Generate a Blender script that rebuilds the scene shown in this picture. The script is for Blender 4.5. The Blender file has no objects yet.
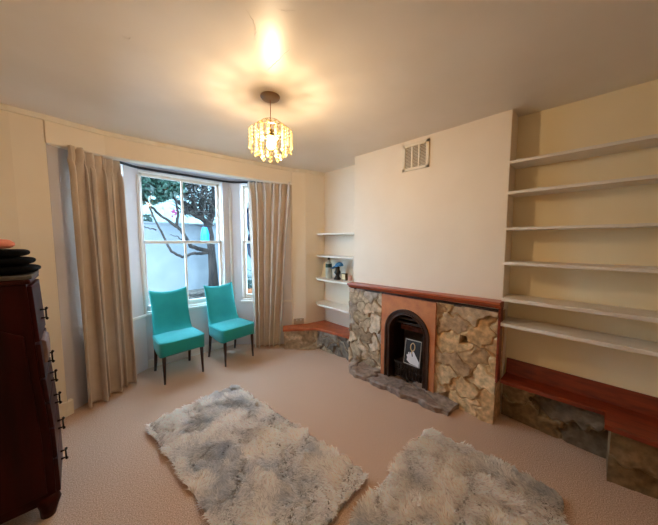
import bpy, math, random
import numpy as np
from mathutils import Vector, noise
random.seed(7); rng = np.random.default_rng(11)
COL = bpy.context.scene.collection
PI = math.pi

# ---------------------------------------------------------------- camera numbers
F = 263.0; CX, CY = 329.0, 262.5
PITCH = math.atan(21 / F); YAW = math.radians(44.0); H = 1.5
CEIL = 2.5
_f = Vector((math.sin(YAW) * math.cos(PITCH), math.cos(YAW) * math.cos(PITCH), -math.sin(PITCH)))
_r = Vector((math.cos(YAW), -math.sin(YAW), 0)); _u = _r.cross(_f)
def at(px, py, Y):
    "point on the plane y = Y seen at a pixel (used for surveying the garden)"
    d = _f + _r * ((px - CX) / F) + _u * ((CY - py) / F)
    return Vector((0, 0, H)) + d * (Y / d.y)

# ---------------------------------------------------------------- mesh builder
class MB:
    def __init__(s): s.v = []; s.f = []; s.attr = {}
    def add(s, vs, fs):
        o = len(s.v); s.v += [tuple(p) for p in vs]; s.f += [tuple(i + o for i in f) for f in fs]; return s
    def box(s, x0, x1, y0, y1, z0, z1):
        return s.add([(x0,y0,z0),(x1,y0,z0),(x1,y1,z0),(x0,y1,z0),(x0,y0,z1),(x1,y0,z1),(x1,y1,z1),(x0,y1,z1)],
                     [(0,3,2,1),(4,5,6,7),(0,1,5,4),(1,2,6,5),(2,3,7,6),(3,0,4,7)])
    def obox(s, c, e, n, L, D, z0, z1, s0=0.0, d0=0.0):
        "box along unit plan direction e from c, thickness along n"
        p = []
        for z in (z0, z1):
            for (a, b) in ((s0, d0), (L, d0), (L, D), (s0, D)):
                p.append((c[0] + e[0]*a + n[0]*b, c[1] + e[1]*a + n[1]*b, z))
        return s.add(p, [(0,3,2,1),(4,5,6,7),(0,1,5,4),(1,2,6,5),(2,3,7,6),(3,0,4,7)])
    def prism(s, poly, z0, z1):
        n = len(poly)
        return s.add([(x, y, z0) for x, y in poly] + [(x, y, z1) for x, y in poly],
                     [tuple(range(n))[::-1], tuple(range(n, 2*n))] + [(i, (i+1) % n, (i+1) % n + n, i + n) for i in range(n)])
    def prism_x(s, poly, x0, x1):
        n = len(poly)
        return s.add([(x0, y, z) for y, z in poly] + [(x1, y, z) for y, z in poly],
                     [tuple(range(n))[::-1], tuple(range(n, 2*n))] + [(i, (i+1) % n, (i+1) % n + n, i + n) for i in range(n)])
    def prism_y(s, poly, y0, y1):
        n = len(poly)
        return s.add([(x, y0, z) for x, z in poly] + [(x, y1, z) for x, z in poly],
                     [tuple(range(n))[::-1], tuple(range(n, 2*n))] + [(i, (i+1) % n, (i+1) % n + n, i + n) for i in range(n)])
    def tube(s, pts, rad, seg=8, sy=1.0):
        pts = [Vector(p) for p in pts]; n = len(pts)
        if not hasattr(rad, '__len__'): rad = [rad] * n
        prev = None; rings = []
        for i, p in enumerate(pts):
            t = (pts[min(i+1, n-1)] - pts[max(i-1, 0)]).normalized()
            if prev is None:
                a = Vector((0,0,1)) if abs(t.z) < .9 else Vector((1,0,0))
                nx = t.cross(a).normalized()
            else:
                nx = (prev - t * prev.dot(t)).normalized()
            prev = nx; ny = t.cross(nx)
            rings.append([p + (nx * math.cos(2*PI*k/seg) + ny * sy * math.sin(2*PI*k/seg)) * rad[i] for k in range(seg)])
        vs = [q for r in rings for q in r]; fs = []
        for i in range(n-1):
            for k in range(seg):
                a = i*seg + k; b = i*seg + (k+1) % seg
                fs.append((a, b, b+seg, a+seg))
        fs += [tuple(range(seg))[::-1], tuple((n-1)*seg + k for k in range(seg))]
        return s.add(vs, fs)
    def lathe(s, prof, c=(0,0,0), seg=24):
        n = len(prof); vs = []; fs = []
        for r, z in prof:
            for k in range(seg):
                a = 2*PI*k/seg; vs.append((c[0] + max(r,1e-4)*math.cos(a), c[1] + max(r,1e-4)*math.sin(a), c[2] + z))
        for i in range(n-1):
            for k in range(seg):
                a = i*seg + k; b = i*seg + (k+1) % seg; fs.append((a, b, b+seg, a+seg))
        fs += [tuple(range(seg))[::-1], tuple((n-1)*seg + k for k in range(seg))]
        return s.add(vs, fs)
    def grid(s, fn, nu, nv, thick=None):
        "closed slab if thick(u,v)->back point is given"
        o = len(s.v)
        P = [tuple(fn(i/nu, j/nv)) for j in range(nv+1) for i in range(nu+1)]
        fs = [(j*(nu+1)+i, j*(nu+1)+i+1, (j+1)*(nu+1)+i+1, (j+1)*(nu+1)+i) for j in range(nv) for i in range(nu)]
        if thick:
            m = len(P)
            P += [tuple(thick(i/nu, j/nv)) for j in range(nv+1) for i in range(nu+1)]
            fs += [tuple(k + m for k in f[::-1]) for f in fs]
            for i in range(nu):
                fs.append((i+1, i, i+m, i+1+m)); a = nv*(nu+1)+i; fs.append((a, a+1, a+1+m, a+m))
            for j in range(nv):
                a = j*(nu+1); b = (j+1)*(nu+1); fs.append((a, b, b+m, a+m)); a += nu; b += nu; fs.append((b, a, a+m, b+m))
        return s.add(P, fs)
    def build(s, name, m, parent=None, origin=(0,0,0), smooth=False, bevel=0, seg=2, sub=0, angle=None):
        me = bpy.data.meshes.new(name)
        me.from_pydata([(x-origin[0], y-origin[1], z-origin[2]) for x, y, z in s.v], [], s.f); me.update()
        for k, vals in s.attr.items():
            a = me.attributes.new(k, 'FLOAT', 'POINT'); a.data.foreach_set('value', np.asarray(vals, dtype=np.float32))
        o = bpy.data.objects.new(name, me); COL.objects.link(o)
        if m: me.materials.append(m)
        if parent: o.parent = parent
        else: o.location = origin
        if smooth: me.polygons.foreach_set('use_smooth', [True]*len(me.polygons))
        if bevel:
            b = o.modifiers.new('bevel', 'BEVEL'); b.width = bevel; b.segments = seg; b.limit_method = 'ANGLE'; b.angle_limit = math.radians(35)
        if sub:
            b = o.modifiers.new('sub', 'SUBSURF'); b.levels = b.render_levels = sub
        return o

def tag(o, label, cat, group=None, kind=None):
    if label: o['label'] = label
    if cat: o['category'] = cat
    if group: o['group'] = group
    if kind: o['kind'] = kind
    return o
def struct(o): o['kind'] = 'structure'; return o
def empty(name, loc, rz=0):
    o = bpy.data.objects.new(name, None); COL.objects.link(o); o.location = loc; o.rotation_euler = (0,0,rz); o.empty_display_size = .05
    return o
def kids(o): return [c for c in bpy.data.objects if c.parent == o]
def copy_tree(o, parent=None):
    c = o.copy(); COL.objects.link(c)
    if parent: c.parent = parent
    for ch in kids(o): copy_tree(ch, c)
    return c

# ---------------------------------------------------------------- materials
def lin(h):
    h = h.lstrip('#'); c = [int(h[i:i+2], 16)/255 for i in (0,2,4)]
    return tuple([(x/12.92 if x <= .04045 else ((x+.055)/1.055)**2.4) for x in c] + [1.0])
def nn(nt, t, **kw):
    n = nt.nodes.new(t)
    for k, v in kw.items(): setattr(n, k, v)
    return n
def mat(name, col, rough=.6, col2=None, nscale=8, ndet=4, bump=0, bscale=60, metal=0, spec=.5, stretch=None, contrast=(.35,.65), sheen=0, coat=0):
    m = bpy.data.materials.new(name); m.use_nodes = True; nt = m.node_tree; b = nt.nodes['Principled BSDF']
    b.inputs['Roughness'].default_value = rough; b.inputs['Metallic'].default_value = metal
    b.inputs['Specular IOR Level'].default_value = spec
    if sheen: b.inputs['Sheen Weight'].default_value = sheen
    if coat: b.inputs['Coat Weight'].default_value = coat; b.inputs['Coat Roughness'].default_value = .15
    tc = nn(nt, 'ShaderNodeTexCoord'); mp = nn(nt, 'ShaderNodeMapping'); nt.links.new(tc.outputs['Object'], mp.inputs[0])
    if stretch: mp.inputs['Scale'].default_value = stretch
    if col2:
        n = nn(nt, 'ShaderNodeTexNoise'); n.inputs['Scale'].default_value = nscale; n.inputs['Detail'].default_value = ndet
        nt.links.new(mp.outputs[0], n.inputs['Vector'])
        r = nn(nt, 'ShaderNodeValToRGB'); r.color_ramp.elements[0].position, r.color_ramp.elements[1].position = contrast
        r.color_ramp.elements[0].color = lin(col); r.color_ramp.elements[1].color = lin(col2)
        nt.links.new(n.outputs[0], r.inputs[0]); nt.links.new(r.outputs[0], b.inputs['Base Color'])
    else: b.inputs['Base Color'].default_value = lin(col)
    if bump:
        n2 = nn(nt, 'ShaderNodeTexNoise'); n2.inputs['Scale'].default_value = bscale; n2.inputs['Detail'].default_value = 5
        nt.links.new(mp.outputs[0], n2.inputs['Vector'])
        bp = nn(nt, 'ShaderNodeBump'); bp.inputs['Strength'].default_value = bump; bp.inputs['Distance'].default_value = .01
        nt.links.new(n2.outputs[0], bp.inputs['Height']); nt.links.new(bp.outputs[0], b.inputs['Normal'])
    return m
def emit(name, col, s):
    m = bpy.data.materials.new(name); m.use_nodes = True; nt = m.node_tree; nt.nodes.clear()
    e = nn(nt, 'ShaderNodeEmission'); e.inputs[0].default_value = col; e.inputs[1].default_value = s
    o = nn(nt, 'ShaderNodeOutputMaterial'); nt.links.new(e.outputs[0], o.inputs[0]); return m

M = {}
M['wall'] = mat('wall_paint', '#F9ECD9', .55, '#F4E5CF', 1.5, 3, bump=.10, bscale=9)
M['wall_far'] = mat('alcove_paint', '#FDECC6', .55, '#F8E4BA', 1.5, 3, bump=.10, bscale=9)
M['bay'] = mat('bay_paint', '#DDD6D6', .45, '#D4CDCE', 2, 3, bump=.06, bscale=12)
M['ceiling'] = mat('ceiling_gloss_paint', '#EDE4DA', .36, '#E4DACE', 1.3, 4, bump=.16, bscale=4.5, spec=.55)
M['white'] = mat('white_gloss', '#F0EAE2', .35, '#E6DED6', 5, 3)
M['shelf'] = mat('shelf_paint', '#F2E9DC', .42, '#E9DECF', 6, 3)
M['cream'] = mat('cream_trim', '#F6ECDA', .5, '#EEE2CC', 12, 4, bump=.2, bscale=20)
M['carpet'] = mat('carpet', '#A8846C', .95, '#EACBB4', 170, 3, bump=.3, bscale=240, spec=.1, contrast=(.30,.70))
M['redwood'] = mat('red_stained_board', '#84301A', .33, '#C05420', 5, 6, stretch=(6,1,6), coat=.25, contrast=(.25,.75))
M['benchwood'] = mat('painted_bench_board', '#6A2210', .4, '#94391A', 7, 6, stretch=(5,1,5), coat=.15, contrast=(.3,.7))
M['benchwood_l'] = mat('orange_bench_board', '#A04A22', .4, '#BC6032', 6, 5, stretch=(2,2,5), coat=.15)
M['terra'] = mat('terracotta_paint', '#D08858', .55, '#BE7650', 12, 5, bump=.3, bscale=80)
M['iron'] = mat('cast_iron', '#17120F', .42, '#2A1A13', 20, 5, bump=.3, bscale=60, spec=.5)
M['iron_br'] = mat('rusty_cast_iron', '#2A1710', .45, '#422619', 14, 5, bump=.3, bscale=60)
M['firebrick'] = mat('firebrick', '#5A2A20', .85, '#7A4030', 25, 4, bump=.5, bscale=60)
M['mahogany'] = mat('dark_mahogany', '#200201', .45, '#3C0805', 3, 6, stretch=(5,5,.7), spec=.15, contrast=(.3,.75))
M['mahogany_lt'] = mat('mahogany_front', '#280504', .45, '#3A0C06', 3, 6, stretch=(5,.7,5), spec=.2)
M['brass'] = mat('dark_handle_metal', '#1A1210', .4, metal=.6)
M['plate'] = mat('pale_pinkish_wood', '#8A6E62', .6, '#75584D', 15, 4)
M['teal'] = mat('teal_stretch_fabric', '#1A9898', .75, '#22A4A2', 4, 3, bump=.25, bscale=300, sheen=.25, spec=.25)
M['darkleg'] = mat('dark_chair_leg', '#1A0B08', .35, '#2C130C', 10, 4, stretch=(3,3,.6), coat=.3)
M['curtain'] = mat('taupe_curtain', '#CEBAA6', .8, '#D8C6B4', 5, 4, bump=.25, bscale=220, sheen=.2, spec=.2)
M['rail'] = mat('black_rail', '#0B0B0E', .4)
M['black_cloth'] = mat('black_cloth', '#050507', .95, '#0A0A0D', 20, 3, bump=.4, bscale=60, spec=.1)
M['pink_cloth'] = mat('coral_cloth', '#E07A66', .85, '#F0A08A', 35, 4, bump=.5, bscale=60)
M['grey_cloth'] = mat('grey_cloth', '#6A645E', .9, '#57524D', 30, 3)
M['socket'] = mat('beige_plastic', '#B9A38A', .45)
M['ventm'] = mat('vent_paint', '#F0E4CF', .5)
M['ventdark'] = mat('vent_dark', '#6A5038', .8)
M['rose'] = mat('ceiling_rose', '#8E7460', .45)
M['cord'] = mat('brown_cord', '#9A5A3C', .5)
M['chrome'] = mat('chrome_ring', '#C9B27A', .25, metal=.9)
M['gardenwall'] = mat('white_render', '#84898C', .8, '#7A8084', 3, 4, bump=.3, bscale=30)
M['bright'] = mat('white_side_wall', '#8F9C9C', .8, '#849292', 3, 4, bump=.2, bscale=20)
M['bark'] = mat('bark', '#1C1614', .9, '#3C312A', 9, 6, bump=.8, bscale=25, stretch=(1,1,.3))
M['leaf'] = mat('evergreen_leaf', '#0E2219', .5, '#1F4030', 3, 3)
M['leaf2'] = mat('brown_leaf', '#1C1A16', .6, '#332F26', 3, 3)
M['ground'] = mat('garden_soil', '#3C352E', .95, '#6E655C', 14, 6, bump=.8, bscale=20)
M['fenceb'] = mat('pale_board', '#8CA09C', .7, '#7E9490', 5, 4)
M['bag'] = mat('bright_blue_plastic', '#1590D0', .35, '#0A7CC0', 10, 3)
M['petal'] = mat('magenta_petal', '#A03A70', .6)
M['blackiron'] = mat('black_wrought_iron', '#14182A', .4, metal=.3)
M['bottleglass'] = mat('pale_bottle_glass', '#D5D8C8', .12, '#B8C0B4', 20, 3)
M['greenlabel'] = mat('green_label', '#27483A', .5)
M['blackp'] = mat('black_plastic', '#0B0A0A', .4)
M['whitep'] = mat('white_paint', '#E8E4DE', .5)
M['bluecap'] = mat('blue_fabric', '#2C6FA8', .7, '#4B93C8', 40, 3)
M['cardy'] = mat('cream_card', '#EBD7A6', .6)
M['cardw'] = mat('card_border', '#BDB6AC', .5)
M['cardb'] = mat('card_black', '#0D0B0B', .5)
M['cardh'] = mat('card_white_ink', '#D8D4D4', .5)
M['cardg'] = mat('card_gold_ink', '#C8A878', .5)
M['clock'] = mat('olive_frame', '#5A4B32', .4)
M['pinkbox'] = mat('pink_box', '#D9A08C', .6)
M['bulb'] = emit('bulb_glow', (1.0, .74, .46, 1), 400)

# thin glass
def glass(name, tint, gl=.08):
    m = bpy.data.materials.new(name); m.use_nodes = True; nt = m.node_tree; nt.nodes.clear()
    t = nn(nt, 'ShaderNodeBsdfTransparent'); t.inputs[0].default_value = tint
    g = nn(nt, 'ShaderNodeBsdfGlossy'); g.inputs['Roughness'].default_value = .03
    mx = nn(nt, 'ShaderNodeMixShader'); mx.inputs[0].default_value = gl
    o = nn(nt, 'ShaderNodeOutputMaterial')
    nt.links.new(t.outputs[0], mx.inputs[1]); nt.links.new(g.outputs[0], mx.inputs[2]); nt.links.new(mx.outputs[0], o.inputs[0]); return m
M['pane'] = glass('window_glass', (.96,.98,1,1), .004)
def crystal():
    m = bpy.data.materials.new('crystal_bead'); m.use_nodes = True; nt = m.node_tree; nt.nodes.clear()
    t = nn(nt, 'ShaderNodeBsdfTransparent'); t.inputs[0].default_value = (1,.97,.88,1)
    g = nn(nt, 'ShaderNodeBsdfGlossy'); g.inputs['Roughness'].default_value = .12
    tr = nn(nt, 'ShaderNodeBsdfTranslucent'); tr.inputs[0].default_value = (.74,.58,.28,1)
    a = nn(nt, 'ShaderNodeMixShader'); a.inputs[0].default_value = .15
    b = nn(nt, 'ShaderNodeMixShader'); b.inputs[0].default_value = .34
    o = nn(nt, 'ShaderNodeOutputMaterial')
    nt.links.new(tr.outputs[0], a.inputs[1]); nt.links.new(g.outputs[0], a.inputs[2])
    nt.links.new(t.outputs[0], b.inputs[1]); nt.links.new(a.outputs[0], b.inputs[2]); nt.links.new(b.outputs[0], o.inputs[0]); return m
M['crystal'] = crystal()

def stone_mat(name, cols, mortar, rough=.8):
    m = bpy.data.materials.new(name); m.use_nodes = True; nt = m.node_tree; b = nt.nodes['Principled BSDF']; b.inputs['Roughness'].default_value = rough
    b.inputs['Specular IOR Level'].default_value = .35
    A = nn(nt, 'ShaderNodeAttribute'); A.attribute_name = 'stone'; K = nn(nt, 'ShaderNodeAttribute'); K.attribute_name = 'joint'
    r = nn(nt, 'ShaderNodeValToRGB'); cr = r.color_ramp; cr.interpolation = 'CONSTANT'
    for i, c in enumerate(cols):
        e = cr.elements[0] if i == 0 else cr.elements.new(i/len(cols)); e.position = i/len(cols); e.color = lin(c)
    while len(cr.elements) > len(cols): cr.elements.remove(cr.elements[-1])
    nt.links.new(A.outputs['Fac'], r.inputs[0])
    tc = nn(nt, 'ShaderNodeTexCoord'); n = nn(nt, 'ShaderNodeTexNoise'); n.inputs['Scale'].default_value = 22; n.inputs['Detail'].default_value = 7
    nt.links.new(tc.outputs['Object'], n.inputs['Vector'])
    r2 = nn(nt, 'ShaderNodeValToRGB'); r2.color_ramp.elements[0].color = (.62,.6,.57,1); r2.color_ramp.elements[1].color = (1.35,1.3,1.25,1)
    r2.color_ramp.elements[0].position = .3; r2.color_ramp.elements[1].position = .7
    nt.links.new(n.outputs[0], r2.inputs[0])
    mu = nn(nt, 'ShaderNodeMix', data_type='RGBA', blend_type='MULTIPLY'); mu.inputs[0].default_value = 1
    nt.links.new(r.outputs[0], mu.inputs[6]); nt.links.new(r2.outputs[0], mu.inputs[7])
    mx = nn(nt, 'ShaderNodeMix', data_type='RGBA'); mx.inputs[7].default_value = lin(mortar)
    nt.links.new(K.outputs['Fac'], mx.inputs[0]); nt.links.new(mu.outputs[2], mx.inputs[6])
    nt.links.new(mx.outputs[2], b.inputs['Base Color'])
    bp = nn(nt, 'ShaderNodeBump'); bp.inputs['Strength'].default_value = .7; bp.inputs['Distance'].default_value = .012
    nt.links.new(n.outputs[0], bp.inputs['Height']); nt.links.new(bp.outputs[0], b.inputs['Normal'])
    return m
M['stone_l'] = stone_mat('grey_rubble_stone', ['#C4B29A','#B0A294','#CAB69C','#A6937C','#B8A992','#D0BEA8'], '#AA9880')
M['stone_r'] = stone_mat('amber_rubble_stone', ['#CEAC80','#D8B68A','#C0A27C','#E0C298','#B89C7C','#D4BA94'], '#CCAC80')
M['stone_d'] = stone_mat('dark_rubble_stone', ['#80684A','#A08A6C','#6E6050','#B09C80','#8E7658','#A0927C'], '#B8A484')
M['stone_g'] = stone_mat('grey_slate_stone', ['#8A827A','#989086','#6A6660','#A49884','#B4A99C','#7C766E'], '#AEA492')
M['stone_h'] = stone_mat('hearth_slab_stone', ['#9A8A80','#8A7A70','#A8968A','#92827A','#9C8A7E'], '#6C5E56', .6)

# ---------------------------------------------------------------- rubble stone
def cells(U, V, size, seed, aspect=1.3):
    r = np.random.default_rng(seed); k = int(max(4, (U*V)/(size*size*aspect)))
    pts = []
    tries = 0
    while len(pts) < k and tries < 6000:
        p = (r.uniform(-.05, U+.05), r.uniform(-.05, V+.05)); tries += 1
        if all(((p[0]-q[0])/aspect)**2 + (p[1]-q[1])**2 > (size*r.uniform(.45,.95))**2 for q in pts): pts.append(p)
    return np.array(pts), r.uniform(0, .999, len(pts)), r.uniform(-1, 1, (len(pts), 3))
def stone_eval(us, vs, S, aspect, jw):
    pts, hue, tilt = S
    # warp for irregular outlines
    wu = us + .022*np.sin(vs*31+1.3*np.sin(us*17)) + .012*np.sin(vs*67+us*23); wv = vs + .020*np.sin(us*27+1.1*np.sin(vs*21)) + .010*np.sin(us*71+vs*19)
    d = np.sqrt(((wu[:,None]-pts[None,:,0])/aspect)**2 + (wv[:,None]-pts[None,:,1])**2)
    idx = np.argsort(d, axis=1)[:, :2]; ar = np.arange(len(us))
    d1 = d[ar, idx[:,0]]; d2 = d[ar, idx[:,1]]; c = idx[:,0]
    edge = d2-d1
    joint = np.clip(1 - edge/jw, 0, 1)**1.5*.8
    prof = np.clip(edge/(jw*1.5), 0, 1)**.6
    hgt = prof*(.75+.25*tilt[c,2]) + tilt[c,0]*(us-pts[c,0])*8 + tilt[c,1]*(vs-pts[c,1])*8
    return hue[c], joint, hgt
def stone_panel(name, m, fn, U, V, res, amp, size, seed, parent=None, origin=(0,0,0), back=.2, aspect=1.3, jw=.018, hole=None, rag=0):
    """fn(u, v, h) -> world point; u in 0..U, v in 0..V, h out of the face; slab reaches h = -back"""
    nu, nv = max(2, int(U/res)), max(2, int(V/res)); S = cells(U, V, size, seed, aspect)
    uu, vv = np.meshgrid(np.linspace(0, U, nu+1), np.linspace(0, V, nv+1)); us, vs = uu.ravel(), vv.ravel()
    hue, joint, hgt = stone_eval(us, vs, S, aspect, jw)
    h = amp*(hgt - .6) + np.array([noise.fractal(Vector((a*14, b*14, seed)), 1, 2, 4) for a, b in zip(us, vs)])*amp*.22
    if hole:
        inh = (us > hole[0]) & (us < hole[1]) & (vs > hole[2]) & (vs < hole[3]); h = np.where(inh, -hole[4], h); hue = np.where(inh, .3, hue)
    b = MB(); P = []
    for u, v, hh in zip(us, vs, h):
        ru = rag*noise.noise(Vector((u*9, v*9, seed+3))) if (rag and (u < 1e-6 or u > U-1e-6)) else 0
        P.append(fn(u+ru, v, hh))
    m1 = len(P)
    fs = [(j*(nu+1)+i, j*(nu+1)+i+1, (j+1)*(nu+1)+i+1, (j+1)*(nu+1)+i) for j in range(nv) for i in range(nu)]
    # back rim
    ring = [i for i in range(nu+1)] + [(j)*(nu+1)+nu for j in range(1, nv+1)] + [nv*(nu+1)+i for i in range(nu-1, -1, -1)] + [j*(nu+1) for j in range(nv-1, 0, -1)]
    for k in ring: P.append(fn(us[k], vs[k], -back))
    n = len(ring)
    for k in range(n):
        a, c = ring[k], ring[(k+1) % n]; fs.append((c, a, m1+k, m1+(k+1) % n))
    fs.append(tuple(m1+k for k in range(n))[::-1])
    b.add(P, fs)
    b.attr = {'stone': np.concatenate([hue, hue[ring]]), 'joint': np.concatenate([joint, joint[ring]])}
    return b.build(name, m, parent, origin, smooth=False)

# ================================================================= ROOM SHELL
XL, YB = -.72, -1.05           # left and back wall faces
A1, B1 = (-.12, 3.16), (.55, 3.66)       # left cheek of the bay
B2, A2 = (1.60, 3.66), (2.22, 3.08)      # right cheek of the bay
P1, P2 = (2.38, 2.95), (2.70, 2.90)
XF = 2.70; XR = 2.65; XC = 2.46          # left alcove back, right alcove back, plaster breast front
YC0, YC1 = .53, 2.11

struct(MB().prism([(XL-.1,YB-.1),(XR+.2,YB-.1),(XR+.2,3.0),(2.3,3.2),(1.65,3.8),(.5,3.8),(-.2,3.25),(XL-.1,3.25)], -.06, 0).build('floor', M['carpet']))
# ceiling grid with slight old-plaster waves
def ceil_pt(u, v):
    x = XL-.1 + u*(XR+.3-XL); y = YB-.1 + v*(3.35-YB+.1)
    w = .006*noise.noise(Vector((x*1.7, y*1.7, 3))) + .0016*noise.noise(Vector((x*7, y*7, 9)))
    return (x, y, CEIL + .004 + w)
struct(MB().grid(lambda u, v: ceil_pt(1-u, v), 70, 90, lambda u, v: (XL-.1+(1-u)*(XR+.3-XL), YB-.1+v*(3.35-YB+.1), CEIL+.1)).build('ceiling', M['ceiling'], smooth=True))
struct(MB().box(XL-.1, XL, YB-.1, 3.25, 0, CEIL+.02).build('wall_left', M['wall']))
struct(MB().box(XL-.1, XR+.2, YB-.1, YB, 0, CEIL+.02).build('wall_back', M['wall']))
struct(MB().box(XR, XR+.15, YB, YC0, 0, CEIL+.02).build('wall_right', M['wall_far']))
struct(MB().prism([(XL,3.12),(-.30,3.12),(-.12,3.15),(-.16,3.30),(XL,3.30)], 0, CEIL+.02).build('wall_front', M['wall'], bevel=.006))
struct(MB().prism([A2,(2.22,3.045),P1,P2,(2.85,2.9),(2.85,3.2),(2.32,3.2)], 0, CEIL+.02).build('wall_front_pier', M['wall']))
struct(MB().box(XF, XF+.12, YC1-.3, 2.93, 0, CEIL+.02).build('wall_alcove', M['wall']))
# chimney breast (plaster part above the mantel and its cheeks)
cb = MB().box(XC, XF+.02, YC0, YC1, .936, CEIL+.02)
struct(cb.build('wall_chimney_breast', M['wall'], bevel=.006))
struct(MB().box(2.606, XF+.02, YC0+.0, YC0+.06, 0, .95).box(2.606, XF+.02, YC1-.06, YC1, 0, .95).box(2.66, XF+.02, YC0+.06, YC1-.06, 0, .96).build('wall_chimney_core', M['wall']))
# beam across the bay mouth, gently bowed, soffit behind
pl = [(-.125,3.135),(.25,3.215),(.60,3.20),(.95,3.165),(1.6,3.105),(2.22,3.035)]
bm = MB()
poly = pl + [(x+.02, y+.12) for x, y in reversed(pl)]
bm.prism(poly, 2.285, CEIL+.02)
struct(bm.build('trim_1', M['wall'], bevel=.012, seg=3))
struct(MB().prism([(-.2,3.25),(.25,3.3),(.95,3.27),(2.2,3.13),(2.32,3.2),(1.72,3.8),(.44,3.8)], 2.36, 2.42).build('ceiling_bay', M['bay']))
# cream coving along the front wall
cl = [(XL,3.12),(-.30,3.12),(-.125,3.135)] + pl[1:] + [P1, P2]
cv = MB().prism([(x, y+.01) for x, y in cl][::-1] + [(x, y-.016-.004*math.sin(i*2.1)) for i, (x, y) in enumerate(cl)], 2.462, 2.508)
struct(cv.build('trim_2', M['cream'], bevel=.006))
def ceilpt(px, py):
    d = _f + _r*((px-CX)/F) + _u*((CY-py)/F); p = Vector((0,0,H)) + d*((CEIL-H)/d.z); return (p.x, p.y, CEIL+.0042)
for k, pts in enumerate(([(287,26),(291,40),(289,50),(280,60),(273,66),(266,73)], [(270,4),(276,9),(283,11),(296,12),(303,18),(309,22)], [(246,10),(252,20),(256,34),(254,44)], [(122,36),(128,40),(133,38)])):
    P_ = [Vector(ceilpt(*q)) for q in pts]; q_ = []
    for i in range(len(P_)-1):
        for j in range(5): q_.append(P_[i].lerp(P_[i+1], j/5) + Vector((random.uniform(-1,1), random.uniform(-1,1), 0))*.004)
    struct(MB().tube(q_, [.0030*math.sin(PI*(i+.6)/(len(q_)+.4))+.0008 for i in range(len(q_))], 6).build('trim_%d' % (9+k), M['ceiling'], smooth=True))
# skirting on the front wall and in the bay cheeks
struct(MB().box(XL, -.12, 3.10, 3.125, 0, .13).prism([(-.12,3.10),(-.12,3.15),(-.10,3.17),(-.08,3.13)],0,.13).build('baseboard_front', M['cream'], bevel=.005))

# ---------------- bay windows
def unit(a, b):
    L = math.hypot(b[0]-a[0], b[1]-a[1]); return ((b[0]-a[0])/L, (b[1]-a[1])/L), L
def bay_side(idx, a, b, s0, s1, mull):
    """inner face runs a->b (room on the right-hand side); opening s0..s1"""
    e, L = unit(a, b); n = (-e[1], e[0])          # outward
    if n[1] < 0: n = (-n[0], -n[1])
    w = MB()
    w.obox(a, e, n, L, .12, 0, .62)
    w.obox(a, e, n, L, .12, 2.305, 2.44)
    w.obox(a, e, n, s0, .13, .62, 2.305); w.obox(a, e, n, L, .13, .62, 2.305, s0=s1)
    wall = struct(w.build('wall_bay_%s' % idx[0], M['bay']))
    t = struct(MB().obox(a, e, n, L, .002, .625, .655, s0=(.12 if idx[2] == 3 else .0) if idx[2] != 1 else .17, d0=-.022).build('trim_%d' % idx[1], M['white'], bevel=.004))
    win = struct(empty('window_%d' % idx[2], (a[0], a[1], 0)))
    o = (a[0], a[1], 0)
    fr = MB(); z0, z1 = .64, 2.305
    fr.obox(a, e, n, s0+.010, .14, z0, z1, s0=s0, d0=.03); fr.obox(a, e, n, s1, .14, z0, z1, s0=s1-.010, d0=.03)
    fr.obox(a, e, n, s1, .14, z1-.012, z1, s0=s0, d0=.03); fr.obox(a, e, n, s1, .15, z0, z0+.035, s0=s0, d0=.0)
    fr.build('window_frame', M['white'], win, o, bevel=.003)
    zr = 1.49
    for nm, d, za, zb in (('lower_sash', .055, z0+.035, zr+.02), ('upper_sash', .105, zr-.02, z1-.012)):
        q = MB(); a0, a1 = s0+.010, s1-.010; st = .034
        q.obox(a, e, n, a0+st, d+.038, za, zb, s0=a0, d0=d); q.obox(a, e, n, a1, d+.038, za, zb, s0=a1-st, d0=d)
        bt = .06 if nm == 'lower_sash' else .036; tp = .032
        q.obox(a, e, n, a1, d+.038, za, za+bt, s0=a0, d0=d); q.obox(a, e, n, a1, d+.038, zb-tp, zb, s0=a0, d0=d)
        if mull:
            c = (a0+a1)/2; q.obox(a, e, n, c+.012, d+.034, za, zb, s0=c-.012, d0=d+.004)
        sh = q.build(nm, M['white'], win, o, bevel=.004)
        MB().obox(a, e, n, a1-st+.005, d+.021, za+bt-.005, zb-tp+.005, s0=a0+st-.005, d0=d+.017).build('pane', M['pane'], sh, (0,0,0) if False else o)
    return win
def fix_pane(win):
    for c in kids(win):
        for g in kids(c): pass
bay_side(('bay_left', 4, 1), A1, B1, .20, .66, False)
bay_side(('bay_center', 5, 2), B1, B2, .006, .950, True)
bay_side(('bay_right', 6, 3), B2, A2, .145, .62, False)
# moulded corner posts between the lights
for nm, (px, py), k in (('trim_7', B1, 1), ('trim_8', B2, -1)):
    struct(MB().lathe([(.018,.66),(.018,2.25)], (px, py-.004, 0), 12).build(nm, M['white'], smooth=True))
# panel mouldings under the sills
struct(MB().obox(B1, (1,0), (0,-1), 1.05, .012, .0, .10, s0=0).build('baseboard_bay', M['white'], bevel=.004))

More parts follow.
